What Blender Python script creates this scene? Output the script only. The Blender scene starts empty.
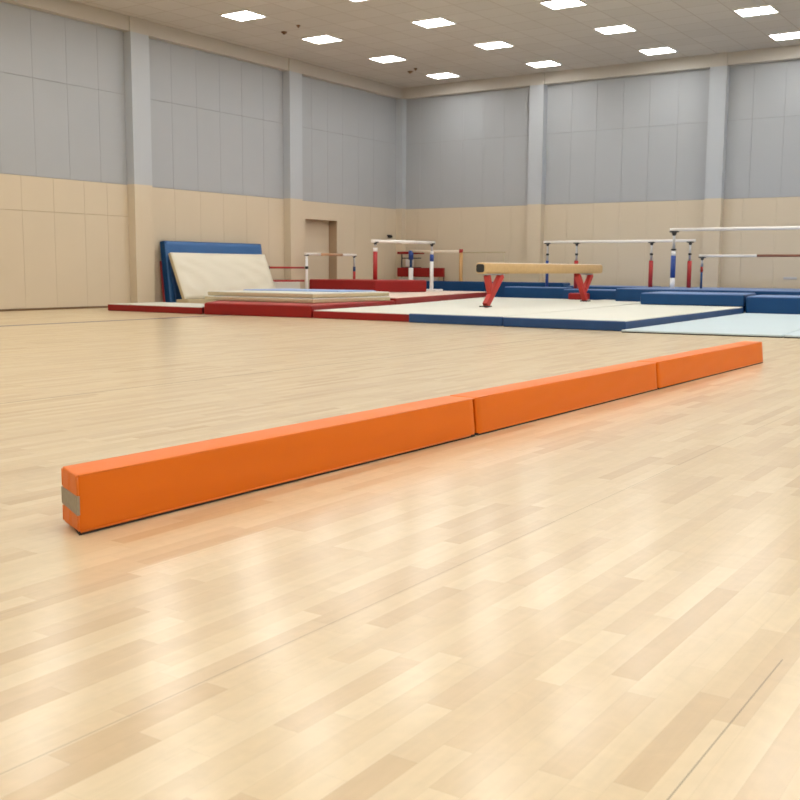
import bpy, bmesh, math, random
from mathutils import Matrix, Vector
random.seed(7)
sc = bpy.context.scene
S = 0.8                                   # layout units -> metres
# ---------------------------------------------------------------- camera
cd = bpy.data.cameras.new('camera'); cam = bpy.data.objects.new('camera', cd); sc.collection.objects.link(cam)
R_ = (0.83033, 0.55724, 0.005877); D_ = (0.075124, -0.101479, -0.991997); F_ = (-0.552184, 0.824127, -0.126123)
m = Matrix(((R_[0], -D_[0], -F_[0], 0), (R_[1], -D_[1], -F_[1], 0), (R_[2], -D_[2], -F_[2], 1.05*S), (0, 0, 0, 1)))
cam.matrix_world = m
cd.sensor_width = 36; cd.lens = 36*1034.17/800; cd.clip_start = .05; cd.clip_end = 200
cd.dof.use_dof = True; cd.dof.focus_distance = 5.0; cd.dof.aperture_fstop = 9.0
sc.camera = cam
# ---------------------------------------------------------------- world, exposure
w = bpy.data.worlds.new('world'); sc.world = w; w.use_nodes = True
w.node_tree.nodes['Background'].inputs[0].default_value = (.8, .85, .9, 1)
w.node_tree.nodes['Background'].inputs[1].default_value = .1
vs = sc.view_settings; vs.view_transform = 'Standard'; vs.look = 'None'; vs.gamma = 1; vs.use_curve_mapping = False
vs.exposure = 0.80
PANEL_STRENGTH = 14.0
PANEL_COLOR = (.985, .985, .97)
sc.cycles.max_bounces = 10; sc.cycles.diffuse_bounces = 6
# ---------------------------------------------------------------- materials
def nt(name):
    mt = bpy.data.materials.new(name); mt.use_nodes = True
    t = mt.node_tree; return mt, t, t.nodes['Principled BSDF']
def node(t, typ, **kw):
    n = t.nodes.new(typ)
    for k, v in kw.items():
        if k.startswith('i_'): n.inputs[int(k[2:])].default_value = v
        else: setattr(n, k, v)
    return n
def math_(t, op, a, b=None, c=None):
    n = t.nodes.new('ShaderNodeMath'); n.operation = op
    for i, v in enumerate((a, b, c)):
        if v is None: continue
        if isinstance(v, (int, float)): n.inputs[i].default_value = v
        else: t.links.new(v, n.inputs[i])
    return n.outputs[0]
def mix(t, fac, a, b, blend='MIX'):
    n = t.nodes.new('ShaderNodeMix'); n.data_type = 'RGBA'; n.blend_type = blend
    for i, v in ((0, fac), (6, a), (7, b)):
        if isinstance(v, (int, float)): n.inputs[i].default_value = v
        elif isinstance(v, tuple): n.inputs[i].default_value = v if len(v) == 4 else v+(1,)
        else: t.links.new(v, n.inputs[i])
    return n.outputs[2]
def plain(name, col, rough=.5, spec=.5, metal=0, noise=0, nscale=6, bump=0, bscale=60, stretch=None, coat=0):
    mt, t, b = nt(name)
    b.inputs['Base Color'].default_value = tuple(col)+(1,)
    b.inputs['Roughness'].default_value = rough; b.inputs['Metallic'].default_value = metal
    b.inputs['Specular IOR Level'].default_value = spec
    if coat: b.inputs['Coat Weight'].default_value = coat; b.inputs['Coat Roughness'].default_value = .15
    tc = t.nodes.new('ShaderNodeTexCoord')
    if noise:
        n = node(t, 'ShaderNodeTexNoise'); n.inputs['Scale'].default_value = nscale; n.inputs['Detail'].default_value = 4
        t.links.new(tc.outputs['Object'], n.inputs['Vector'])
        f = math_(t, 'MULTIPLY_ADD', n.outputs[0], 2*noise, 1-noise)
        mm = t.nodes.new('ShaderNodeVectorMath'); mm.operation = 'SCALE'
        mm.inputs[0].default_value = tuple(col); t.links.new(f, mm.inputs['Scale'])
        t.links.new(mm.outputs[0], b.inputs['Base Color'])
    if bump:
        mp = t.nodes.new('ShaderNodeMapping'); t.links.new(tc.outputs['Object'], mp.inputs[0])
        if stretch: mp.inputs['Scale'].default_value = stretch[:3]; mp.inputs['Rotation'].default_value = stretch[3:]
        n = node(t, 'ShaderNodeTexNoise'); n.inputs['Scale'].default_value = bscale; n.inputs['Detail'].default_value = 3
        t.links.new(mp.outputs[0], n.inputs['Vector'])
        bp = t.nodes.new('ShaderNodeBump'); bp.inputs['Strength'].default_value = bump; bp.inputs['Distance'].default_value = .01
        t.links.new(n.outputs[0], bp.inputs['Height']); t.links.new(bp.outputs[0], b.inputs['Normal'])
    return mt
M = {}
M['grey_wall'] = plain('grey_wall_panel', (.385, .40, .415), .75, .3, noise=.03, nscale=1.2)
M['tan_wall'] = plain('tan_wall_panel', (.61, .52, .385), .7, .3, noise=.03, nscale=1.2)
M['groove_grey'] = plain('panel_joint_grey', (.33, .33, .325), .9, .1)
M['groove_tan'] = plain('panel_joint_tan', (.42, .31, .20), .9, .1)
M['soffit'] = plain('cream_soffit', (.50, .465, .41), .8, .3)
M['base'] = plain('brown_baseboard', (.17, .10, .05), .6, .4)
M['frame_white'] = plain('white_light_frame', (.8, .79, .76), .5, .4)
M['cream'] = plain('cream_vinyl', (.68, .68, .60), .55, .4, noise=.03, nscale=3)
M['cream_wrinkle'] = plain('creased_cream_vinyl', (.72, .68, .55), .5, .4, bump=1.0, bscale=1.6, stretch=(1, 1.2, 4.5, .75, 0, 0))
M['tan_side'] = plain('tan_canvas_edge', (.50, .42, .27), .8, .3, noise=.12, nscale=20)
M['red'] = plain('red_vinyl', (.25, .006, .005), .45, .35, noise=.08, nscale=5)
M['redtop'] = plain('pale_pink_red_vinyl', (.40, .055, .05), .5, .4)  # paler, pinker red than the vinyl on the sides
M['pinktop'] = plain('pale_pink_cream_vinyl', (.78, .62, .52), .55, .4)
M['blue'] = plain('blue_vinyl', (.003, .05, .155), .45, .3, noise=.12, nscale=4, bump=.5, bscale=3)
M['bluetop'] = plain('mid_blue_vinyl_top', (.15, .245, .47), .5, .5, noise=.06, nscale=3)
M['bluelean'] = plain('blue_crash_mat_vinyl', (.035, .13, .33), .45, .5, bump=.8, bscale=1.8, stretch=(1, 1.2, 4, .6, 0, 0))
M['light_blue'] = plain('light_blue_vinyl', (.30, .42, .70), .5, .4)
M['navy'] = plain('navy_mat_edge', (.012, .055, .17), .5, .4, noise=.15, nscale=6)
M['pale_blue'] = plain('pale_blue_carpet', (.50, .60, .645), .75, .3, noise=.03, nscale=30)
M['dark'] = plain('dark_underside', (.03, .028, .027), .7, .3)
M['black'] = plain('black_plastic', (.02, .02, .02), .4, .5)
M['steel'] = plain('brushed_steel_tube', (.55, .55, .56), .35, .5, metal=.8)
M['white_paint'] = plain('white_painted_steel', (.82, .81, .79), .35, .5)
M['red_paint'] = plain('red_painted_steel', (.40, .02, .018), .35, .5)
M['leg_red'] = plain('red_beam_leg_paint', (.48, .028, .018), .4, .5)
M['blue_paint'] = plain('blue_painted_steel', (.02, .06, .27), .35, .5)
M['orange_paint'] = plain('ochre_painted_post', (.60, .33, .12), .4, .5)
M['rail_white'] = plain('pale_fibreglass_rail', (.85, .81, .76), .35, .5)
M['rail_wood'] = plain('worn_wooden_rail', (.55, .33, .19), .45, .4)
M['rail_brown'] = plain('dark_wooden_rail', (.30, .12, .07), .45, .4)
M['suede'] = plain('tan_suede_beam', (.58, .39, .19), .8, .2, noise=.15, nscale=14)
M['beige_pad'] = plain('cream_beam_edge', (.85, .74, .58), .7, .3)
M['orange'] = plain('orange_vinyl', (.78, .17, .004), .45, .3, noise=.03, nscale=4, bump=.25, bscale=4, stretch=(1, .6, 2, .5, 0, 0))
M['orange_top'] = M['orange']
M['piping'] = plain('orange_piping', (.80, .19, .01), .4, .5)
M['velcro'] = plain('grey_hook_and_loop_tape', (.42, .37, .29), .95, .1, noise=.15, nscale=60, bump=.6, bscale=300)

def floor_mat():
    mt, t, b = nt('maple_strip_floor')
    tc = t.nodes.new('ShaderNodeTexCoord'); sp = t.nodes.new('ShaderNodeSeparateXYZ'); t.links.new(tc.outputs['Object'], sp.inputs[0])
    X, Y = sp.outputs[0], sp.outputs[1]
    W = .0755*S
    u = math_(t, 'DIVIDE', X, W); ci = math_(t, 'FLOOR', u); uf = math_(t, 'FRACT', u)
    wn = t.nodes.new('ShaderNodeTexWhiteNoise'); wn.noise_dimensions = '1D'; t.links.new(ci, wn.inputs['W'])
    L = math_(t, 'MULTIPLY_ADD', wn.outputs[0], .55*S, .42*S)
    off = math_(t, 'MULTIPLY', wn.outputs[0], 37.7)
    v = math_(t, 'ADD', math_(t, 'DIVIDE', Y, L), off); vi = math_(t, 'FLOOR', v); vf = math_(t, 'FRACT', v)
    cb = t.nodes.new('ShaderNodeCombineXYZ'); t.links.new(ci, cb.inputs[0]); t.links.new(vi, cb.inputs[1])
    w2 = t.nodes.new('ShaderNodeTexWhiteNoise'); w2.noise_dimensions = '2D'; t.links.new(cb.outputs[0], w2.inputs['Vector'])
    cr = t.nodes.new('ShaderNodeValToRGB'); t.links.new(w2.outputs[0], cr.inputs[0])
    e = cr.color_ramp.elements
    e[0].position = 0; e[0].color = (.56, .405, .215, 1); e[1].position = 1; e[1].color = (.70, .57, .355, 1)
    a = e.new(.12); a.color = (.605, .455, .26, 1)
    a = e.new(.5); a.color = (.65, .51, .30, 1)
    # long grain
    mp = t.nodes.new('ShaderNodeMapping'); t.links.new(tc.outputs['Object'], mp.inputs[0]); mp.inputs['Scale'].default_value = (38, 2.2, 1)
    ad = t.nodes.new('ShaderNodeVectorMath'); ad.operation = 'ADD'; t.links.new(mp.outputs[0], ad.inputs[0])
    sc_ = t.nodes.new('ShaderNodeVectorMath'); sc_.operation = 'SCALE'; t.links.new(w2.outputs[1], sc_.inputs[0]); sc_.inputs['Scale'].default_value = 50
    t.links.new(sc_.outputs[0], ad.inputs[1])
    gn = node(t, 'ShaderNodeTexNoise'); gn.inputs['Scale'].default_value = 1.0; gn.inputs['Detail'].default_value = 5; gn.inputs['Distortion'].default_value = 1.2
    t.links.new(ad.outputs[0], gn.inputs['Vector'])
    g = math_(t, 'MULTIPLY_ADD', gn.outputs[0], .16, .92)
    # figured cloudy patches in the maple
    n2 = node(t, 'ShaderNodeTexNoise'); n2.inputs['Scale'].default_value = 9; n2.inputs['Detail'].default_value = 6; n2.inputs['Distortion'].default_value = 2.5
    t.links.new(tc.outputs['Object'], n2.inputs['Vector'])
    g = math_(t, 'MULTIPLY', g, math_(t, 'MULTIPLY_ADD', n2.outputs[0], .16, .92))
    # strip joints
    ed = math_(t, 'MINIMUM', uf, math_(t, 'SUBTRACT', 1.0, uf))
    seam = math_(t, 'LESS_THAN', ed, .010)
    ev = math_(t, 'MULTIPLY', math_(t, 'MINIMUM', vf, math_(t, 'SUBTRACT', 1.0, vf)), L)
    seam2 = math_(t, 'LESS_THAN', ev, .0008)
    sm = math_(t, 'MAXIMUM', seam, seam2)
    g = math_(t, 'MULTIPLY', g, math_(t, 'MULTIPLY_ADD', sm, -.10, 1.0))
    # open expansion joints
    for xs, wd, y0, y1, dk in ((-.637, .0016, -99, 2.83, .50), (-1.822, .0016, -99, 99, .33), (-2.70, .0014, 1.5, 99, .16), (-6.95, .011, -99, 99, .38), (.9, .0016, -99, 99, .4)):
        dd = math_(t, 'LESS_THAN', math_(t, 'ABSOLUTE', math_(t, 'SUBTRACT', X, xs*S)), wd)
        dd = math_(t, 'MULTIPLY', dd, math_(t, 'MULTIPLY', math_(t, 'GREATER_THAN', Y, y0*S), math_(t, 'LESS_THAN', Y, y1*S)))
        g = math_(t, 'MULTIPLY', g, math_(t, 'MULTIPLY_ADD', dd, -dk, 1.0))
    vm = t.nodes.new('ShaderNodeVectorMath'); vm.operation = 'SCALE'; t.links.new(cr.outputs[0], vm.inputs[0]); t.links.new(g, vm.inputs['Scale'])
    # painted boundary line
    dl = math_(t, 'LESS_THAN', math_(t, 'ABSOLUTE', math_(t, 'SUBTRACT', X, -16.02*S)), .085)
    col = mix(t, dl, vm.outputs[0], (.07, .06, .11))
    t.links.new(col, b.inputs['Base Color'])
    rn = node(t, 'ShaderNodeTexNoise'); rn.inputs['Scale'].default_value = 3; rn.inputs['Detail'].default_value = 4
    t.links.new(tc.outputs['Object'], rn.inputs['Vector'])
    rr = math_(t, 'ADD', math_(t, 'MULTIPLY', rn.outputs[0], .10), math_(t, 'MULTIPLY_ADD', w2.outputs[0], .06, .32))
    t.links.new(rr, b.inputs['Roughness'])
    b.inputs['Specular IOR Level'].default_value = .4
    b.inputs['Coat Weight'].default_value = .62; b.inputs['Coat Roughness'].default_value = .185; b.inputs['Coat IOR'].default_value = 1.5
    bp = t.nodes.new('ShaderNodeBump'); bp.inputs['Strength'].default_value = .05; bp.inputs['Distance'].default_value = .002
    t.links.new(math_(t, 'ADD', n2.outputs[0], math_(t, 'MULTIPLY', w2.outputs[0], .3)), bp.inputs['Height']); t.links.new(bp.outputs[0], b.inputs['Normal']); t.links.new(bp.outputs[0], b.inputs['Coat Normal'])
    return mt
def ceil_mat():
    mt, t, b = nt('ceiling_tile')
    tc = t.nodes.new('ShaderNodeTexCoord'); sp = t.nodes.new('ShaderNodeSeparateXYZ'); t.links.new(tc.outputs['Object'], sp.inputs[0])
    g = None; cells = []
    for o, P, x0 in ((sp.outputs[0], .9125*S, (-18.5-.456)*S), (sp.outputs[1], .825*S, (23.6-.4125)*S)):
        u = math_(t, 'DIVIDE', math_(t, 'SUBTRACT', o, x0), P); f = math_(t, 'FRACT', u); cells.append(math_(t, 'FLOOR', u))
        e = math_(t, 'LESS_THAN', math_(t, 'MINIMUM', f, math_(t, 'SUBTRACT', 1.0, f)), .012)
        g = e if g is None else math_(t, 'MAXIMUM', g, e)
    cb = t.nodes.new('ShaderNodeCombineXYZ'); t.links.new(cells[0], cb.inputs[0]); t.links.new(cells[1], cb.inputs[1])
    w2 = t.nodes.new('ShaderNodeTexWhiteNoise'); w2.noise_dimensions = '2D'; t.links.new(cb.outputs[0], w2.inputs['Vector'])
    c = mix(t, w2.outputs[0], (.54, .50, .44), (.575, .535, .475))
    c = mix(t, g, c, (.42, .36, .29))
    t.links.new(c, b.inputs['Base Color']); b.inputs['Roughness'].default_value = .9; b.inputs['Specular IOR Level'].default_value = .2
    return mt
M['floor'] = floor_mat(); M['ceiling'] = ceil_mat()
def emit():
    mt, t, b = nt('lit_diffuser')
    b.inputs['Base Color'].default_value = (.9, .9, .9, 1)
    b.inputs['Emission Color'].default_value = PANEL_COLOR+(1,); b.inputs['Emission Strength'].default_value = PANEL_STRENGTH
    return mt
M['emit'] = emit()
# ---------------------------------------------------------------- mesh helpers (all coordinates in layout units, scaled by S on linking)
def link(name, bm, mats, parent=None, smooth=False, loc=(0, 0, 0)):
    me = bpy.data.meshes.new(name)
    lv = Vector(loc)
    for v in bm.verts: v.co = (v.co-lv)*S
    bmesh.ops.recalc_face_normals(bm, faces=bm.faces)
    if smooth:
        for f in bm.faces: f.smooth = True
    bm.to_mesh(me); bm.free()
    for x in (mats if isinstance(mats, (list, tuple)) else [mats]): me.materials.append(x)
    o = bpy.data.objects.new(name, me); sc.collection.objects.link(o)
    if parent is not None:
        o.parent = parent; o.location = (lv*S)-parent.location
    else: o.location = lv*S
    return o
def tag(o, label, cat, group=None, kind=None):
    if label: o['label'] = label
    if cat: o['category'] = cat
    if group: o['group'] = group
    if kind: o['kind'] = kind
    return o
def thing(name, label, cat, loc, group=None):
    o = bpy.data.objects.new(name, None); sc.collection.objects.link(o); o.location = Vector(loc)*S
    o.empty_display_size = .1
    return tag(o, label, cat, group)
def prism(bm, q, z0, z1, mi=0, bev=0, seg=2):
    """q: 4 (x, y) corners; z0/z1 numbers"""
    vs_ = [bm.verts.new((x, y, z0)) for x, y in q]+[bm.verts.new((x, y, z1)) for x, y in q]
    n = len(q)
    fs = [bm.faces.new(vs_[:n][::-1]), bm.faces.new(vs_[n:])]
    for i in range(n): fs.append(bm.faces.new((vs_[i], vs_[(i+1) % n], vs_[n+(i+1) % n], vs_[n+i])))
    for f in fs: f.material_index = mi
    if bev:
        es = list({e for f in fs for e in f.edges})
        bmesh.ops.bevel(bm, geom=es, offset=bev, segments=seg, affect='EDGES', profile=.5)
def box(bm, x0, x1, y0, y1, z0, z1, mi=0, bev=0):
    prism(bm, ((x0, y0), (x1, y0), (x1, y1), (x0, y1)), z0, z1, mi, bev)
def tube(bm, a, b, r, r2=None, n=12, mi=0):
    a, b = Vector(a), Vector(b); r2 = r if r2 is None else r2
    d = (b-a).normalized(); s = d.orthogonal().normalized(); t_ = d.cross(s)
    A = []; B = []
    for i in range(n):
        c = math.cos(2*math.pi*i/n)*s+math.sin(2*math.pi*i/n)*t_
        A.append(bm.verts.new(a+c*r)); B.append(bm.verts.new(b+c*r2))
    fs = [bm.faces.new(A), bm.faces.new(B[::-1])]+[bm.faces.new((A[i], A[(i+1) % n], B[(i+1) % n], B[i])) for i in range(n)]
    for f in fs: f.material_index = mi; f.smooth = len(f.verts) == 4
def slab(bm, p, ax, ay, az, mi=0, bev=0):
    """oriented box from corner p along three vectors"""
    p, ax, ay, az = map(Vector, (p, ax, ay, az))
    c = [bm.verts.new(p+i*ax+j*ay+k*az) for k in (0, 1) for j in (0, 1) for i in (0, 1)]
    fs = [bm.faces.new([c[i] for i in f]) for f in ((0, 2, 3, 1), (4, 5, 7, 6), (0, 1, 5, 4), (2, 6, 7, 3), (0, 4, 6, 2), (1, 3, 7, 5))]
    for f in fs: f.material_index = mi
    if bev: bmesh.ops.bevel(bm, geom=list({e for f in fs for e in f.edges}), offset=bev, segments=2, affect='EDGES', profile=.5)
NB = bmesh.new
# ---------------------------------------------------------------- the room
XL, XR, YB, YN, ZC = -21.29, 8.4, 31.66, -6.0, 7.40
bm = NB(); box(bm, XL-.1, XR+.1, YN-.1, YB+.1, -.12, 0); tag(link('floor', bm, M['floor']), None, None, kind='structure')
bm = NB(); box(bm, XL-.5, XR+.1, YN-.1, YB+.3, ZC, ZC+.12); tag(link('ceiling', bm, M['ceiling']), None, None, kind='structure')
ZT, ZS = 3.18, 5.47
DY0, DY1, DZ = 26.24, 27.90, 2.61
def wall_panels(axis, at, sgn, bays, hole=None, low_seam=None):
    """bays: (start, [tan seams], [grey seams], end). panels are proud of the backing; sgn = direction into the room"""
    bm = NB(); G = .004
    def pan(a0, a1, z0, z1, mi, th=.02):
        a0 += G*.6; a1 -= G*.6; z0 += G*1.3; z1 -= G*1.3
        if axis == 'x': box(bm, min(at, at+sgn*th), max(at, at+sgn*th), a0, a1, z0, z1, mi)
        else: box(bm, a0, a1, min(at, at+sgn*th), max(at, at+sgn*th), z0, z1, mi)
    for k, (s, ts, gs, e) in enumerate(bays):
        tt = [s]+ts+[e]; gg = [s]+gs+[e]
        for a, b in zip(tt[:-1], tt[1:]):
            zz = [0, 2.362, ZT] if low_seam == k else [0, ZT]
            for c, d in zip(zz[:-1], zz[1:]):
                if hole and a < hole[1] and b > hole[0]:
                    if a < hole[0]-.05: pan(a, hole[0], c, d, 1, .03)
                    if b > hole[1]+.05: pan(hole[1], b, c, d, 1, .03)
                    pan(max(a, hole[0])-.007, min(b, hole[1])+.007, hole[2], ZT, 1, .03)
                else: pan(a, b, c, d, 1, .03)
        for a, b in zip(gg[:-1], gg[1:]):
            pan(a, b, ZT, ZS, 0); pan(a, b, ZS, ZC, 0)
    return bm
def seams(c, first, n, step=.937): return [c-first-step*i for i in range(n)][::-1]
AL, BL = (18.88, 19.50), (25.17, 25.77)
left_bays = [(-6.0, seams(.4, 1.17, 5), seams(.4, 1.17, 5), .1), (.7, seams(6.65, 1.17, 5), seams(6.65, 1.17, 5), 6.35),
             (6.95, seams(12.92, 1.17, 5), seams(12.92, 1.17, 5), 12.62), (13.22, [13.85, 14.72, 15.63, 16.54, 17.465, 18.19], [14.2, 15.12, 16.07, 17.06, 18.02], AL[0]),
             (AL[1], [20.55, 21.53, 22.47, 23.45, 24.44], [20.52, 21.46, 22.38, 23.31, 24.25], BL[0]),
             (BL[1], [28.9, 29.8, 30.7], [26.58, 27.40, 28.21, 29.1, 30.0, 30.9], 31.4)]
bm = wall_panels('x', XL, 1, left_bays, (DY0, DY1, DZ), 3)
# backing with the doorway left open
for y0, y1, z0, z1, mi in ((YN, DY0, 0, ZT, 3), (DY1, YB, 0, ZT, 3), (DY0, DY1, DZ, ZT, 3), (YN, YB, ZT, ZC, 2)):
    box(bm, XL-.40, XL, y0, y1, z0, z1, mi)
tag(link('wall_left', bm, [M['grey_wall'], M['tan_wall'], M['groove_grey'], M['groove_tan']]), None, None, kind='structure')
back_bays = [(-21.0, [-20.5, -19.57, -18.65, -17.65, -16.72], [-20.4, -19.5, -18.62, -17.84, -17.03], -15.97),
             (-15.46, [-14.65, -13.70, -12.81, -11.91, -10.96], [-14.57, -13.70, -12.81, -11.95, -11.04], -10.03),
             (-9.53, [-8.95, -7.98, -7.0, -6.0, -5.0], [-8.8, -7.89, -7.0, -6.0, -5.0], -4.1),
             (-3.6, [-2.7, -1.8, -.9, 0, .9], [-2.7, -1.8, -.9, 0, .9], 1.8), (2.3, [3.3, 4.3, 5.3, 6.3, 7.3], [3.3, 4.3, 5.3, 6.3, 7.3], XR)]
bm = wall_panels('y', YB, -1, back_bays)
box(bm, XL, XR, YB, YB+.2, 0, ZT, 3); box(bm, XL, XR, YB, YB+.2, ZT, ZC, 2)
tag(link('wall_back', bm, [M['grey_wall'], M['tan_wall'], M['groove_grey'], M['groove_tan']]), None, None, kind='structure')
for nm, b4 in (('wall_right', (XR, XR+.2, YN, YB)), ('wall_front', (XL, XR, YN-.2, YN))):
    bm = NB(); box(bm, *b4, 0, ZT, 1); box(bm, *b4, ZT, ZC, 0)
    tag(link(nm, bm, [M['grey_wall'], M['tan_wall']]), None, None, kind='structure')
# door leaf deep in its opening
d = NB(); box(d, XL-.36, XL-.325, DY0, DY1, 0, DZ)
box(d, XL-.325, XL-.30, DY0+.06, DY1-.06, .04, DZ-.06, 0, .006)
dr = tag(link('door_1', d, M['tan_wall']), None, None, kind='structure')
# skirting along the left wall
d = NB(); box(d, XL+.03, XL+.06, YN, DY0, 0, .05); box(d, XL+.03, XL+.06, DY1, YB-.06, 0, .05)
tag(link('baseboard_left', d, M['base']), None, None, kind='structure')
d = NB(); box(d, XL+.06, XR, YB-.06, YB-.03, 0, .05); tag(link('baseboard_back', d, M['base']), None, None, kind='structure')
# soffits
d = NB(); box(d, XL, XL+.24, YN, YB, 7.04, ZC); k = 1
tag(link('trim_1', d, M['soffit']), None, None, kind='structure')
d = NB(); box(d, XL+.24, XR, YB-.24, YB, 7.04, ZC); tag(link('trim_2', d, M['soffit']), None, None, kind='structure')
# engaged columns, tan below / grey above / cream head
def column(x0, x1, y0, y1):
    global k
    d = NB()
    box(d, x0, x1, y0, y1, 0, ZT+.01, 1); box(d, x0, x1, y0, y1, ZT+.01, 7.02, 0); box(d, x0, x1, y0, y1, 7.02, ZC, 2)
    k += 1
    tag(link('trim_%d' % (k+1), d, [M['grey_col'], M['tan_wall'], M['soffit']]), None, None, kind='structure')
M['grey_col'] = plain('pale_grey_column', (.44, .465, .49), .65, .3)
for a, b in ((.1, .7), (6.35, 6.95), (12.62, 13.22), AL, BL, (31.4, YB)): column(XL, XL+.29, a, b)
for a, b in ((-15.97, -15.46), (-10.03, -9.53), (-4.1, -3.6), (1.8, 2.3)): column(a, b, YB-.29, YB)
# ---------------------------------------------------------------- ceiling lights
LBL = {(0, 0): 'square ceiling light nearest the left edge, in the row by the left wall',
       (0, 1): 'square ceiling light second from the left, in the row along the left wall',
       (0, 2): 'square ceiling light third along the row by the left wall, above the far column bay',
       (0, 3): 'square ceiling light closest to the far room corner',
       (1, 0): 'square ceiling light cut by the top edge of the photo, left of centre',
       (1, 1): 'square ceiling light second row from the left wall, highest whole one near top centre',
       (1, 2): 'square ceiling light in the middle of the second row from the left wall',
       (1, 3): 'square ceiling light of the second row, closest to the back wall',
       (2, 1): 'square ceiling light touching the top edge of the photo right of centre',
       (2, 2): 'square ceiling light in the middle of the third row from the left wall',
       (2, 3): 'square ceiling light of the third row, closest to the back wall',
       (3, 2): 'square ceiling light near the top right corner of the photo',
       (3, 3): 'square ceiling light at the right edge, close to the back wall'}
def light(x, y, label, group):
    r = thing('ceiling_light', label, 'ceiling light', (x, y, ZC), group)
    d = NB(); a, b = .455, .40
    for q in ((x-a, x+a, y-b, y-b+.035), (x-a, x+a, y+b-.035, y+b), (x-a, x-a+.035, y-b+.035, y+b-.035), (x+a-.035, x+a, y-b+.035, y+b-.035)):
        box(d, *q, ZC-.03, ZC)
    link('frame', d, M['frame_white'], r, loc=(x, y, ZC))
    d = NB(); box(d, x-a+.035, x+a-.035, y-b+.035, y+b-.035, ZC-.022, ZC-.004)
    link('diffuser', d, M['emit'], r, loc=(x, y, ZC))
    return r
lproto = light(-18.5, 20.38, LBL[(0, 0)], 'square ceiling lights')
for i in range(8):
    for j in range(-7, 4):
        if (i, j) == (0, 0): continue
        x = -18.5+3.67*i; y = 20.38+3.22*j
        c = lproto.copy(); sc.collection.objects.link(c); c.location = Vector((x, y, ZC))*S
        c['label'] = LBL.get((i, j), 'square ceiling light of the grid overhead, outside the photo')
        for ch in lproto.children:
            q = ch.copy(); sc.collection.objects.link(q); q.parent = c
# small ceiling fittings
for x, y, r, lb in ((-18.85, 22.38, .075, 'small dark ceiling detector between the first two lights by the left wall, the larger one'),
                    (-18.03, 21.99, .05, 'tiny dark ceiling sprinkler right of the larger detector'),
                    (-19.06, 28.92, .08, 'small dark ceiling detector left of the light nearest the corner'),
                    (-18.64, 28.6, .05, 'tiny dark ceiling sprinkler beside the detector near the far corner')):
    d = NB(); tube(d, (x, y, ZC), (x, y, ZC-.03), r*1.1, r, 16); tube(d, (x, y, ZC-.03), (x, y, ZC-.07), r*.6, r*.35, 12)
    tag(link('ceiling_detector', d, M['base'], loc=(x, y, ZC)), lb, 'detector')
d = NB(); tube(d, (XL+.03, 30.85, 2.22), (XL+.12, 30.85, 2.22), .025); box(d, XL+.08, XL+.2, 30.79, 30.91, 2.13, 2.24, 0, .015); tube(d, (XL+.2, 30.85, 2.18), (XL+.24, 30.85, 2.18), .035)
tag(link('security_camera', d, M['dark']), 'small dark camera bracketed to the tan left wall near the corner', 'camera')
d = NB(); box(d, -7.68, -7.30, YB-.045, YB-.03, .80, .87, 0, .004)
tag(link('wall_plate', d, M['steel']), 'small grey plate low on the tan back wall at the right', 'wall plate')
# ---------------------------------------------------------------- floor mats
def mat(name, label, cat, q, z0, z1, side, top, group=None, cover=.014, bev=.02, inset=.035):
    d = NB(); prism(d, q, z0, z1-cover, 0, bev)
    o = tag(link(name, d, M[side], loc=(q[0][0], q[0][1], z0)), label, cat, group)
    cx = sum(p[0] for p in q)/len(q); cy = sum(p[1] for p in q)/len(q)
    def ins(p):
        v = Vector((cx-p[0], cy-p[1])); v.normalize(); return (p[0]+v.x*inset, p[1]+v.y*inset)
    d = NB(); prism(d, [ins(p) for p in q], z1-cover-.012, z1, 0, .008)
    c = link('top_cover', d, M[top], o, loc=(q[0][0], q[0][1], z0))
    return o
G1 = 'folding gym mats laid side by side on the floor'
mat('gym_mat', 'low red-edged mat with cream top at the far left, foot of the leaning mats', 'mat', ((-19.88, 16.92), (-16.69, 16.88), (-17.80, 18.6), (-19.88, 18.62)), 0, .165, 'red', 'cream', G1)
mat('gym_mat', 'thick red mat under the stacked cream mats', 'mat', ((-16.65, 16.92), (-13.78, 17.17), (-14.42, 21.3), (-19.45, 21.3)), 0, .265, 'red', 'redtop', G1)
mat('gym_mat', 'long red-sided mat with pale pinkish top carrying the red block', 'mat', ((-19.6, 21.35), (-14.45, 21.35), (-16.30, 29.4), (-19.6, 29.4)), 0, .33, 'red', 'pinktop', G1)
mat('gym_mat', 'pale-topped mat along the left wall under the red block', 'mat', ((-21.0, 24.0), (-19.65, 24.0), (-19.65, 29.4), (-21.0, 29.4)), 0, .33, 'red', 'pinktop', G1)
mat('gym_mat', 'red-edged mat with cream top, beside the blue-edged mats', 'mat', ((-13.74, 17.17), (-11.24, 17.12), (-12.03, 28.6), (-13.0, 28.9), (-16.25, 29.2), (-14.38, 21.32)), 0, .165, 'red', 'cream', G1)
mat('gym_mat', 'blue-edged mat with cream top, left of the two in the front row', 'mat', ((-11.20, 17.0), (-9.10, 16.97), (-9.95, 26.4), (-9.98, 27.42), (-11.27, 27.42), (-11.27, 28.6), (-11.98, 28.6)), 0, .185, 'navy', 'cream', G1)
mat('gym_mat', 'blue-edged mat with cream top, right of the two beside the pale blue mat', 'mat', ((-9.04, 16.88), (-6.68, 16.90), (-7.0, 25.2), (-9.88, 26.4)), 0, .185, 'navy', 'cream', G1)
mat('carpet_mat', 'thin pale blue mat in front of the thick blue mats, left of its seam', 'mat', ((-6.63, 16.60), (-4.07, 16.88), (-4.85, 25.2), (-6.95, 25.2)), 0, .045, 'dark', 'pale_blue', 'thin pale blue mats', cover=.02, bev=.008, inset=.0)
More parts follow.
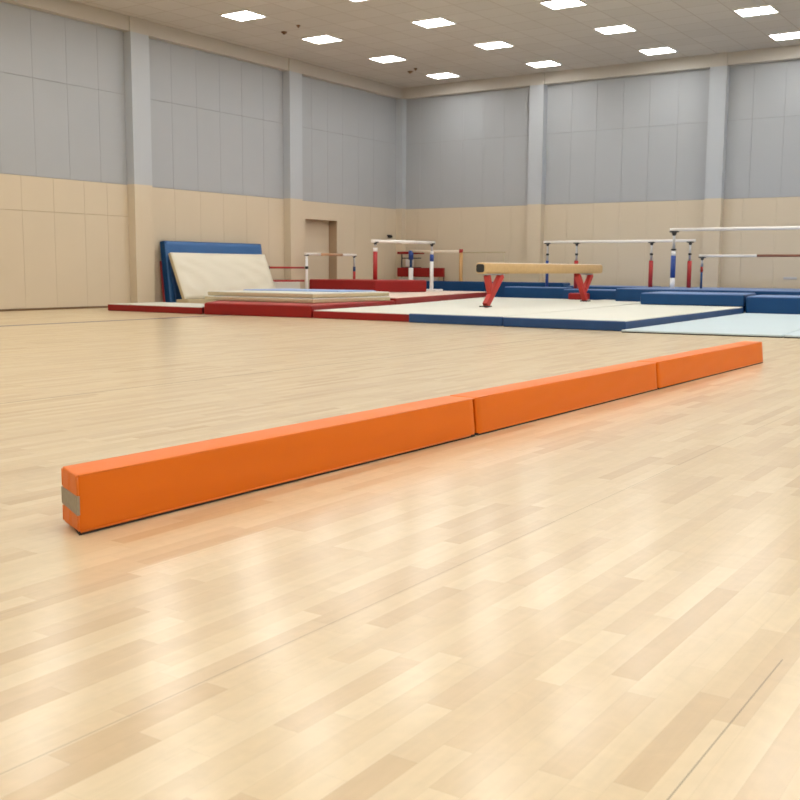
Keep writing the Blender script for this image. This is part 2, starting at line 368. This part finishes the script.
mat('carpet_mat', 'thin pale blue mat at the right edge, right of the seam', 'mat', ((-4.05, 16.88), (-1.3, 17.15), (-1.8, 25.2), (-4.83, 25.2)), 0, .045, 'dark', 'pale_blue', 'thin pale blue mats', cover=.02, bev=.008, inset=.0)
# blue landing mats at the back
G2 = 'thick blue landing mats along the back wall'
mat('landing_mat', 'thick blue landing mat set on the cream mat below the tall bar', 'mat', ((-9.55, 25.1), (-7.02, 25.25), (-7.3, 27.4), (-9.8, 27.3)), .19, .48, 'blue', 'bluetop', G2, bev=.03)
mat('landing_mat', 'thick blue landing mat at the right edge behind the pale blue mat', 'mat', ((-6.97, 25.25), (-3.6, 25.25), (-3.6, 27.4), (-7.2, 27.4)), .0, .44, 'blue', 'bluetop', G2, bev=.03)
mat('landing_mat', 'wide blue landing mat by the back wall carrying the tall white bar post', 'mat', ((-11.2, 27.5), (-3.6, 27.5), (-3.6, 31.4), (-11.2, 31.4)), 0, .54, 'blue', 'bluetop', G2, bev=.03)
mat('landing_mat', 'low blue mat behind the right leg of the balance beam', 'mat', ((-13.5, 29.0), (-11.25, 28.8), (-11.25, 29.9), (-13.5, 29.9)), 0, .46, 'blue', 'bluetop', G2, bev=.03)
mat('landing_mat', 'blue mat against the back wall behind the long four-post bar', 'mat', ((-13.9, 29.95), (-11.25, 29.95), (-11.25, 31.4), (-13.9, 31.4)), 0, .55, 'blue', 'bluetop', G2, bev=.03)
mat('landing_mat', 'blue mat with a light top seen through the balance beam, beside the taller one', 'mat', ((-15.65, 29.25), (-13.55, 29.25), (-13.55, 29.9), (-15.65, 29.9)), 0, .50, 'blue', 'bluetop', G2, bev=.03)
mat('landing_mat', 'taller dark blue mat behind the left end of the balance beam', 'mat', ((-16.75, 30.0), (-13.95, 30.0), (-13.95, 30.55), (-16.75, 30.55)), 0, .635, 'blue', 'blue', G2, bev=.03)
mat('landing_mat', 'taller dark blue mat beside the white post with the base plate', 'mat', ((-19.1, 30.0), (-16.8, 30.0), (-16.8, 30.55), (-19.1, 30.55)), 0, .635, 'blue', 'blue', G2, bev=.03)
mat('small_pad', 'small red pad on the floor behind the right leg of the balance beam', 'pad', ((-13.02, 28.35), (-12.5, 28.35), (-12.5, 28.75), (-13.02, 28.75)), .17, .36, 'red', 'redtop')
# red block
mat('red_block', 'big red foam block lying on the pale pink mat', 'foam block', ((-20.75, 25.75), (-18.05, 25.55), (-17.25, 27.2), (-20.2, 27.5)), .335, .70, 'red', 'redtop', bev=.03)
# stacked cream mats on the red mat
def folded_mat(name, label, q, z0, z1, g):
    d = NB(); n = 4
    prism(d, q, z0, z1, 0, .025)
    o = tag(link(name, d, M['tan_side'], loc=(q[0][0], q[0][1], z0)), label, 'mat', g)
    a, b, c, e = [Vector(p) for p in q]
    for i in range(3):
        t0, t1 = i/3+.004, (i+1)/3-.004
        d = NB(); prism(d, [tuple(a.lerp(e, t0)), tuple(b.lerp(c, t0)), tuple(b.lerp(c, t1)), tuple(a.lerp(e, t1))], z1-.012, z1+.012, 0, .008)
        link('top_panel', d, M['cream'], o, loc=(q[0][0], q[0][1], z0))
    return o
folded_mat('folded_mat', 'cream mat with tan edge, lower of the two stacked on the red mat', ((-17.80, 18.10), (-14.47, 18.10), (-14.36, 21.0), (-17.80, 21.0)), .27, .365, 'cream mats stacked on the red mat')
folded_mat('folded_mat', 'cream mat with tan edge, topmost of the stack on the red mat', ((-17.76, 18.16), (-14.52, 18.14), (-14.38, 20.98), (-17.76, 20.98)), .385, .475, 'cream mats stacked on the red mat')
mat('thin_mat', 'thin light blue mat lying on the back of the stacked cream mats', 'mat', ((-17.65, 19.3), (-14.9, 19.6), (-14.75, 20.93), (-17.65, 20.93)), .49, .515, 'light_blue', 'light_blue', cover=.01, bev=.005)
# ---------------------------------------------------------------- leaning mats between the columns
def leaning(name, label, y0, y1, xt, zt, xb, zb, th, side, front, cat='mat', grp=None, face=True, puff=1.0):
    """front face runs from (xb, zb) at the foot to (xt, zt) at the top; thickness goes back towards the wall"""
    e = Vector((xt-xb, 0, zt-zb)); nrm = Vector((-e.z, 0, e.x)).normalized()
    if nrm.x > 0: nrm = -nrm
    d = NB(); slab(d, Vector((xb, y0, zb))+nrm*.012, (0, y1-y0, 0), e, nrm*(th-.012), 0, .025)
    o = tag(link(name, d, M[side], loc=(xb, y0, zb)), label, cat, grp)
    if face:
        # slightly puffed, wrinkled cover
        d = NB(); nu, nv = 40, 16; g = []
        for j in range(nv+1):
            for i in range(nu+1):
                u, v = i/nu, j/nv
                edge = min(1, min(u, 1-u)*nu/2.5, min(v, 1-v)*nv/2.5)
                cu = min(u, 1-u)
                wv = (2*(1-abs(math.sin((u*9+v*5)*1.5+math.sin(v*9)*.5)))**1.5-.6)*math.exp(-cu*4)+.5*math.sin((u*5-v*9)*2.6)*math.exp(-((u-.85)**2+(v-.1)**2)*9)
                g.append(d.verts.new(Vector((xb, y0+.008, zb))+Vector((0, (y1-y0-.016)*u, 0))+e*v*.99+e*.005-nrm*(edge*puff*(.05+.05*wv)-.012)))
        for j in range(nv):
            for i in range(nu):
                a = j*(nu+1)+i; f = d.faces.new((g[a], g[a+1], g[a+nu+2], g[a+nu+1])); f.smooth = True
        # skirt back into the body
        r = bmesh.ops.extrude_edge_only(d, edges=[x for x in d.edges if x.is_boundary])
        bmesh.ops.translate(d, verts=[v for v in r['geom'] if isinstance(v, bmesh.types.BMVert)], vec=nrm*.02)
        link('front_cover', d, M[front], o, loc=(xb, y0, zb))
    return o
leaning('leaning_mat', 'thin pink-edged red mat leaning behind the blue mats', 19.86, 23.3, -21.15, 1.22, -21.03, .005, .05, 'redtop', 'redtop', face=False)
leaning('leaning_mat', 'tall blue crash mat leaning on the left wall behind the cream one', 19.84, 23.75, -20.95, 1.76, -20.76, .03, .21, 'blue', 'bluelean', puff=.35)
leaning('leaning_mat', 'dark blue mat sandwiched between the tall blue mat and the cream one', 19.86, 23.55, -20.78, 1.40, -20.52, .03, .07, 'navy', 'navy', face=False)
d = NB(); box(d, -20.42, -19.95, 19.70, 23.62, 0, .20, 0, .02)
tag(link('foam_sill', d, M['tan_side'], loc=(-20.5, 19.7, 0)), 'tan canvas mat edge on the floor under the leaning cream mat', 'mat')
leaning('leaning_mat', 'creased cream crash mat leaning in front of the blue mats', 19.72, 23.52, -20.61, 1.45, -20.10, .215, .12, 'tan_side', 'cream_wrinkle')
# ---------------------------------------------------------------- bars
def cyl(name, a, b, r, m_, parent, r2=None, lab=None):
    d = NB(); tube(d, a, b, r, r2); o = link(name, d, M[m_], parent, loc=a)
    if lab: o['label'] = lab
    return o
def clamp(x, y, z, parent, s=1.0):
    s *= .8
    d = NB(); tube(d, (x, y, z-.16*s), (x, y, z-.05*s), .035*s, .075*s); box(d, x-.13*s, x+.13*s, y-.045*s, y+.045*s, z-.06*s, z-.02*s, 0, .012*s)
    return link('clamp', d, M['black'], parent, loc=(x, y, z))
def post(parent, x, y, segs, r=.05, top=None, xt=0, label=None):
    """segs: (z0, z1, material, radius factor), first is the post itself; upper pieces are its sub-parts"""
    z0, z1, mm, rf = segs[0]
    d = NB(); tube(d, (x, y, z0), (x, y, z1), r*rf, None, 14)
    p = link('post', d, M[mm], parent, loc=(x, y, z0))
    wp = Vector((x, y, z0))*S
    for z0_, z1_, mm_, rf_ in segs[1:]:
        d = NB(); tube(d, (x, y, z0_), (x, y, z1_), r*rf_, None, 14)
        nm = {'steel': 'extension_tube', 'black': 'lock_ring'}.get(mm_, 'sleeve')
        me = link(nm, d, M[mm_], None, loc=(x, y, z0_)); lo = me.location.copy(); me.parent = p; me.location = lo-wp
    return p
# tall single bar at the right
b_ = thing('tall_bar', 'tallest white horizontal bar at the right with a blue and white post', 'gymnastics bar', (-10.0, 28.55, .5))
YE = 28.55
for x in (-9.94, -5.0):
    post(b_, x, YE, [(.54, .84, 'white_paint', 1.1), (.84, 1.45, 'blue_paint', 1.15), (1.45, 1.58, 'white_paint', 1.0), (1.58, 2.08, 'steel', .62), (1.60, 1.64, 'black', 1.25)], .06)
    clamp(x, YE, 2.155, b_, 1.25)
cyl('rail', (-10.06, YE, 2.17), (-3.5, YE, 2.17), .046, 'rail_white', b_)
# long bar with four posts
b_ = thing('four_post_bar', 'long pale horizontal bar on four posts behind the balance beam', 'gymnastics bar', (-14.5, 30.2, .5))
YD = 29.6
for x, mm, zb in ((-14.33, 'blue_paint', .51), (-13.35, 'red_paint', .47), (-10.97, 'red_paint', .55), (-9.82, 'red_paint', .55)):
    post(b_, x, YD, [(zb, 1.32, mm, 1.2 if mm == 'red_paint' else .9), (1.32, 1.82, 'steel', .62), (1.48, 1.54, 'black', .9)], .052)
    clamp(x, YD, 1.885, b_, 1.0)
cyl('rail', (-14.46, YD, 1.893), (-9.68, YD, 1.893), .042, 'rail_white', b_)
# low bar right
b_ = thing('low_bar', 'lower horizontal bar at the right, half white and half brown', 'gymnastics bar', (-9.35, 29.2, .5))
YF = 29.2
for x in (-9.33, -5.2):
    post(b_, x, YF, [(.54, 1.0, 'navy', .5), (1.0, 1.15, 'red_paint', .6), (1.15, 1.38, 'steel', .5)], .06)
    clamp(x, YF, 1.44, b_, .95)
cyl('rail', (-9.42, YF, 1.455), (-7.82, YF, 1.455), .037, 'rail_white', b_)
o = cyl('rail', (-7.82, YF, 1.455), (-4.9, YF, 1.455), .037, 'rail_brown', b_); o['label'] = 'brown wooden half of the rail'
# left bar (near the cream mats)
b_ = thing('left_bar', 'low white bar with a wooden middle between the leaning mats and red block', 'gymnastics bar', (-20.45, 25.27, .33))
XA = -20.45
post(b_, XA, 25.27, [(.33, 1.42, 'white_paint', 1.0), (1.02, 1.10, 'black', 1.35)], .04)
clamp(XA, 25.27, 1.47, b_, .8)
post(b_, XA, 27.76, [(.33, .95, 'red_paint', .8), (.95, 1.1, 'navy', .8), (1.1, 1.42, 'steel', .6)], .055)
clamp(XA, 27.76, 1.47, b_, .8)
cyl('rail', (XA, 25.2, 1.48), (XA, 25.95, 1.48), .042, 'rail_white', b_)
o = cyl('rail', (XA, 25.95, 1.48), (XA, 27.1, 1.48), .042, 'rail_wood', b_); o['label'] = 'worn wooden middle of the rail'
cyl('rail', (XA, 27.1, 1.48), (XA, 27.85, 1.48), .042, 'rail_white', b_)
# red two-rail barrier
b_ = thing('red_rail_frame', 'pair of short red rails right of the leaning cream mat', 'rail', (-20.75, 23.85, 0))
for z in (1.057, .655):
    cyl('rail', (-20.75, 23.86, z), (-20.52, 25.22, z), .032, 'red_paint', b_)
cyl('post', (-20.75, 23.84, 0), (-20.75, 23.84, 1.1), .03, 'black', b_)
d = NB(); box(d, -20.98, -20.90, 24.05, 25.5, .335, .62, 0, .015)
tag(link('cream_panel', d, M['cream'], loc=(-20.9, 24, .33)), 'small cream panel standing below the short red rails', 'panel')
# bar over the red block
b_ = thing('parallel_bar', 'white horizontal bar over the red block with one red post and one white post', 'gymnastics bar', (-17.75, 28.35, .33))
A0 = (-18.43, 26.1); B0 = (-17.77, 28.3)
post(b_, A0[0], A0[1], [(.705, 1.56, 'red_paint', 1.25), (1.56, 1.68, 'white_paint', 1.3), (1.72, 1.83, 'steel', .7)], .055)
clamp(A0[0], A0[1], 1.87, b_, 1.0)
post(b_, B0[0], B0[1], [(.37, 1.28, 'white_paint', 1.15), (1.28, 1.50, 'blue_paint', 1.2), (1.50, 1.60, 'white_paint', 1.0), (1.6, 1.84, 'steel', .6)], .055)
clamp(B0[0], B0[1], 1.87, b_, 1.0)
cyl('rail', (A0[0]-.04, A0[1]-.12, 1.875), (B0[0]+.03, B0[1]+.1, 1.875), .052, 'rail_white', b_)
d = NB(); box(d, B0[0]-.3, B0[0]+.3, B0[1]-.22, B0[1]+.22, .33, .40, 0, .015); o = link('base_plate', d, M['white_paint'], b_, loc=(B0[0], B0[1], .33))
# far cream bar
b_ = thing('far_bar', 'thin cream bar at the back wall with a white-blue post and an ochre post', 'gymnastics bar', (-20.27, 30.9, 0)); YC = 30.9
post(b_, -20.27, YC, [(0, 1.08, 'white_paint', 1.6), (1.08, 1.36, 'navy', .9), (1.36, 1.68, 'blue_paint', 1.6)], .055)
post(b_, -18.22, YC, [(0, 1.60, 'orange_paint', 1.15), (1.60, 1.72, 'red_paint', 1.3)], .055)
post(b_, -16.56, YC, [(0, 1.58, 'tan_side', .3)], .05)
cyl('rail', (-20.27, YC, 1.66), (-18.22, YC, 1.63), .05, 'beige_pad', b_)
o = cyl('rail', (-18.22, YC, 1.61), (-16.5, YC, 1.61), .022, 'tan_side', b_); o['label'] = 'thin far end of the rail'
# rack in the corner
b_ = thing('equipment_rack', 'black-framed rack with red padding in the far corner', 'rack', (-20.4, 31.2, 0))
d = NB(); box(d, -20.97, -20.0, 31.05, 31.36, 1.56, 1.65, 0, .015); link('top_pad', d, M['red'], b_, loc=(-20.5, 31.2, 1.56))
for x in (-20.93, -19.15):
    cyl('upright', (x, 31.3, 0), (x, 31.3, 1.56 if x < -20 else .8), .022, 'black', b_)
d = NB(); tube(d, (-20.93, 31.3, 1.42), (-20.1, 31.3, 1.42), .018); tube(d, (-20.93, 31.3, 1.09), (-20.1, 31.3, 1.09), .018); link('crossbar', d, M['black'], b_, loc=(-20.9, 31.3, 1.42))
d = NB(); box(d, -20.75, -20.42, 31.27, 31.30, 1.13, 1.38, 0, .005); link('white_panel', d, M['frame_white'], b_, loc=(-20.7, 31.28, 1.1))
d = NB(); box(d, -21.0, -19.07, 31.10, 31.25, .76, 1.08, 0, .02); link('front_pad', d, M['red'], b_, loc=(-20, 31.1, .76))
d = NB(); box(d, -20.95, -19.3, 31.12, 31.24, .62, .74, 0, .02); link('lower_rail', d, M['steel'], b_, loc=(-20, 31.1, .6))
# ---------------------------------------------------------------- balance beam
b_ = thing('balance_beam', 'tan suede balance beam on two red forked legs', 'balance beam', (-11.6, 23.8, .185))
bx0, bx1, by0, by1, bz0, bz1 = -11.77, -11.50, 20.60, 27.30, .945, 1.19
def rrect(x0, x1, z0, z1, r, n=5):
    P = []
    for cx, cz, a0 in ((x1-r, z1-r, 0), (x0+r, z1-r, 90), (x0+r, z0+r, 180), (x1-r, z0+r, 270)):
        for i in range(n+1):
            a = math.radians(a0+90*i/n); P.append((cx+r*math.cos(a), cz+r*math.sin(a)))
    return P
def extr(d, P, ys, mi=0, cap=True, smooth=True):
    rings = [[d.verts.new((x, y, z)) for x, z in p] for p, y in zip(P, ys)]
    for a, b in zip(rings[:-1], rings[1:]):
        for i in range(len(a)):
            f = d.faces.new((a[i], a[(i+1) % len(a)], b[(i+1) % len(a)], b[i])); f.smooth = smooth; f.material_index = mi
    if cap:
        for r in (rings[0], rings[-1]): f = d.faces.new(r); f.material_index = mi
d = NB(); R = rrect(bx0, bx1, bz0, bz1, .07); R2 = rrect(bx0+.02, bx1-.02, bz0+.02, bz1-.02, .06)
extr(d, [R2, R, R, R2], [by0, by0+.04, by1-.04, by1], 0)
link('beam_body', d, M['suede'], b_, loc=(-11.6, 23.8, 1))
d = NB(); Rt = rrect(bx0+.035, bx1-.035, bz1-.02, bz1+.006, .012, 3); extr(d, [Rt, Rt], [by0+.05, by1-.05]); link('top_strip', d, M['beige_pad'], b_, loc=(-11.6, 23.8, 1.2))
d = NB(); Rc = rrect(bx0+.035, bx1-.035, bz0+.03, bz1-.03, .055); extr(d, [Rc, Rc], [by0-.012, by0+.02]); link('end_cap', d, M['black'], b_, loc=(-11.6, 20.6, 1))
xc = -11.63
def leg(foot, fork, ta, tb):
    """forked leg in the plane of the beam: main strut foot->ta, branch fork->tb, built as one mesh"""
    d = NB(); hw = .06
    def bar(p, q, wd):
        p = Vector((xc, p[0], p[1])); q = Vector((xc, q[0], q[1])); e = q-p; n_ = e.cross(Vector((1, 0, 0))).normalized()
        slab(d, p-Vector((hw, 0, 0))-n_*wd/2, (2*hw, 0, 0), n_*wd, e, 0, .012)
    bar(foot, ta, .16); bar(fork, tb, .14)
    L_ = link('leg', d, M['leg_red'], b_, loc=(xc, foot[0], .2))
    d = NB(); box(d, xc-.1, xc+.1, foot[0]-.13, foot[0]+.13, .187, .215, 0, .006)
    f = link('foot', d, M['black'], None, loc=(xc, foot[0], .187)); lo = f.location.copy(); f.parent = L_; f.location = lo-L_.location-b_.location
    d = NB(); ym = (ta[0]+tb[0])/2; box(d, xc-.06, xc+.06, ym-.42, ym+.42, .912, .946, 0, .006)
    f = link('mount_plate', d, M['steel'], b_, loc=(xc, ym, .93))
leg((20.86, .215), (21.08, .50), (21.58, .915), (20.90, .915))
leg((26.45, .215), (26.36, .50), (25.88, .915), (26.78, .915))
# ---------------------------------------------------------------- the orange folding floor beam
b_ = thing('folding_floor_beam', 'long orange vinyl foam floor beam in three hinged sections', 'floor beam', (-3.3, 2.6, 0))
HB = .242
def fx(y): return -3.250+(y-2.590)*.0103                     # front face runs very slightly askew to the floorboards
def draft(y): return .022*min(1, max(0, (y-2.590)/3))
def section(y0, y1, near=False, last=False, seed=0):
    rnd = random.Random(seed); ph = [rnd.uniform(0, 6.28) for _ in range(6)]
    d = NB(); r = .012; base = .012
    n = int((y1-y0)/.05); ys = [y0, y0+.006, y0+.016]+[y0+.016+(y1-y0-.032)*i/n for i in range(1, n)]+[y1-.016, y1-.006, y1]
    ins = [.012, .004, 0]+[0]*(n-1)+[0, .004, .012]
    rings = []
    for y, q in zip(ys, ins):
        x1 = fx(y); x0 = x1-.206; ring = []
        sk = -.44*(0 if not near else max(0, 1-(y-y0)/.12))    # near end cut slightly askew
        # outline: bottom-left -> ... with extra points along each face for the puffing
        P = []
        def arc(cx, cz, a0):
            for i in range(5):
                a = math.radians(a0+90*i/4); P.append((cx+(r-q*.4)*math.cos(a), cz+(r-q*.4)*math.sin(a), 0))
        X0, X1, Z0, Z1 = x0+q, x1-q, base+q*.5, HB-q*.5
        arc(X1-r, Z1-r, 0)
        for i in range(1, 8): P.append((X1-r-(X1-X0-2*r)*i/8, Z1, 1))
        arc(X0+r, Z1-r, 90)
        for i in range(1, 8): P.append((X0, Z1-r-(Z1-Z0-2*r)*i/8, 2))
        arc(X0+r, Z0+r, 180)
        for i in range(1, 8): P.append((X0+r+(X1-X0-2*r)*i/8, Z0, 0))
        arc(X1-r, Z0+r, 270)
        for i in range(1, 8): P.append((X1, Z0+r+(Z1-Z0-2*r)*i/8, 3))
        for x, z, kind in P:
            t_ = (z-Z0)/(Z1-Z0); e = min(1, (y-y0)/.1, (y1-y)/.1); e = max(0, e)
            wv = .0022*math.sin(3.1*y+9*t_+ph[0])+.0014*math.sin(7.3*y-12*t_+ph[1])+.001*math.sin(15*y+20*t_+ph[2])
            if kind == 3: x += e*(.003*math.sin(math.pi*t_)+wv*math.sin(math.pi*t_))
            if kind == 2: x -= e*(.003*math.sin(math.pi*t_)+wv)
            if kind == 1: z += e*(.0025+.5*wv)*math.sin(math.pi*min(1, max(0, (x-X0)/(X1-X0))))
            if x > (X0+X1)/2: x += draft(y)*(1-t_)
            yy = y+sk*(x-x1)
            ring.append(d.verts.new((x, yy, z)))
        rings.append(ring)
    for a, b in zip(rings[:-1], rings[1:]):
        for i in range(len(a)):
            f = d.faces.new((a[i], a[(i+1) % len(a)], b[(i+1) % len(a)], b[i])); f.smooth = True
    d.faces.new(rings[0]); d.faces.new(rings[-1][::-1])
    s_ = link('foam_section', d, M['orange'], b_, loc=(fx(y0), y0, 0))
    base_loc = Vector((fx(y0), y0, 0))*S
    def sub(nm, bm2, mt, at_):
        o = link(nm, bm2, M[mt], None, loc=at_); lo = o.location.copy(); o.parent = s_; o.location = lo-base_loc; return o
    # sewn piping: top front edge, bottom front edge, and round the ends
    yo = [y0+.012+(y1-y0-.024)*i/8 for i in range(9)]
    d = NB()
    for z, ox in ((HB-.005, -.0045), (.014, -.0025)):
        for a, c in ([(yo[0], yo[-1])] if z > .1 or not near else [(yo[0], 5.57)]):
            k_ = 0 if z > .1 else 1
            tube(d, (fx(a)+ox+k_*draft(a), a, z), (fx(c)+ox+k_*draft(c), c, z), .0045, None, 10)
    sub('piping', d, 'piping', (fx(y0), y0, 0))
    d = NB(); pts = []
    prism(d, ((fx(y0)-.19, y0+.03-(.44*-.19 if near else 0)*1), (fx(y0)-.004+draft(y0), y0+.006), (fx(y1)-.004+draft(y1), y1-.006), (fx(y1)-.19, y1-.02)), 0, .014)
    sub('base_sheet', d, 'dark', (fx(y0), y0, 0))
    return s_, sub
s1, sub1 = section(2.590, 5.637, near=True, seed=1)
def endp(u, z, off):       # point on the near end face: u 0 (front edge) .. 1 (far edge)
    x = fx(2.590)-.010-u*.192; return Vector((x, 2.590-.44*(x-fx(2.590))-off, z))
# hook-and-loop strip across the end
d = NB()
a, b, c, e = endp(-.045, .082, .004), endp(1.045, .090, .004), endp(1.045, .158, .004), endp(-.045, .158, .004)
n_ = Vector((0.35, .92, 0))*.012
vs1 = [d.verts.new(v) for v in (a, b, c, e)]; vs2 = [d.verts.new(v+n_) for v in (a, b, c, e)]
d.faces.new(vs1); d.faces.new(vs2[::-1])
for i in range(4): d.faces.new((vs1[i], vs1[(i+1) % 4], vs2[(i+1) % 4], vs2[i]))
o = sub1('fastening_strip', d, 'velcro', (fx(2.590), 2.590, .1)); o['label'] = 'grey-brown hook-and-loop strip across the end'
# vertical piping of the near end and its centre seam
d = NB()
for u in (-.04, 1.04):
    tube(d, endp(u, .018, -.003), endp(u, .080, -.003), .0035, None, 8); tube(d, endp(u, .162, -.003), endp(u, .232, -.003), .0035, None, 8)
for u in (.46, .56):
    tube(d, endp(u, .02, -.0005), endp(u, .080, -.0005), .0022, None, 6); tube(d, endp(u, .160, -.0005), endp(u, .232, -.0005), .0022, None, 6)
sub1('end_seam', d, 'piping', (fx(2.590), 2.590, 0))
s2, sub2 = section(5.665, 8.815, seed=2)
s3, sub3 = section(8.842, 12.17, seed=3)
# fabric hinges between the sections
for y in (5.651, 8.8285):
    d = NB(); box(d, fx(y)-.205, fx(y)-.008, y-.02, y+.02, HB-.012, HB-.004)
    link('hinge', d, M['orange'], b_, loc=(fx(y), y, HB))
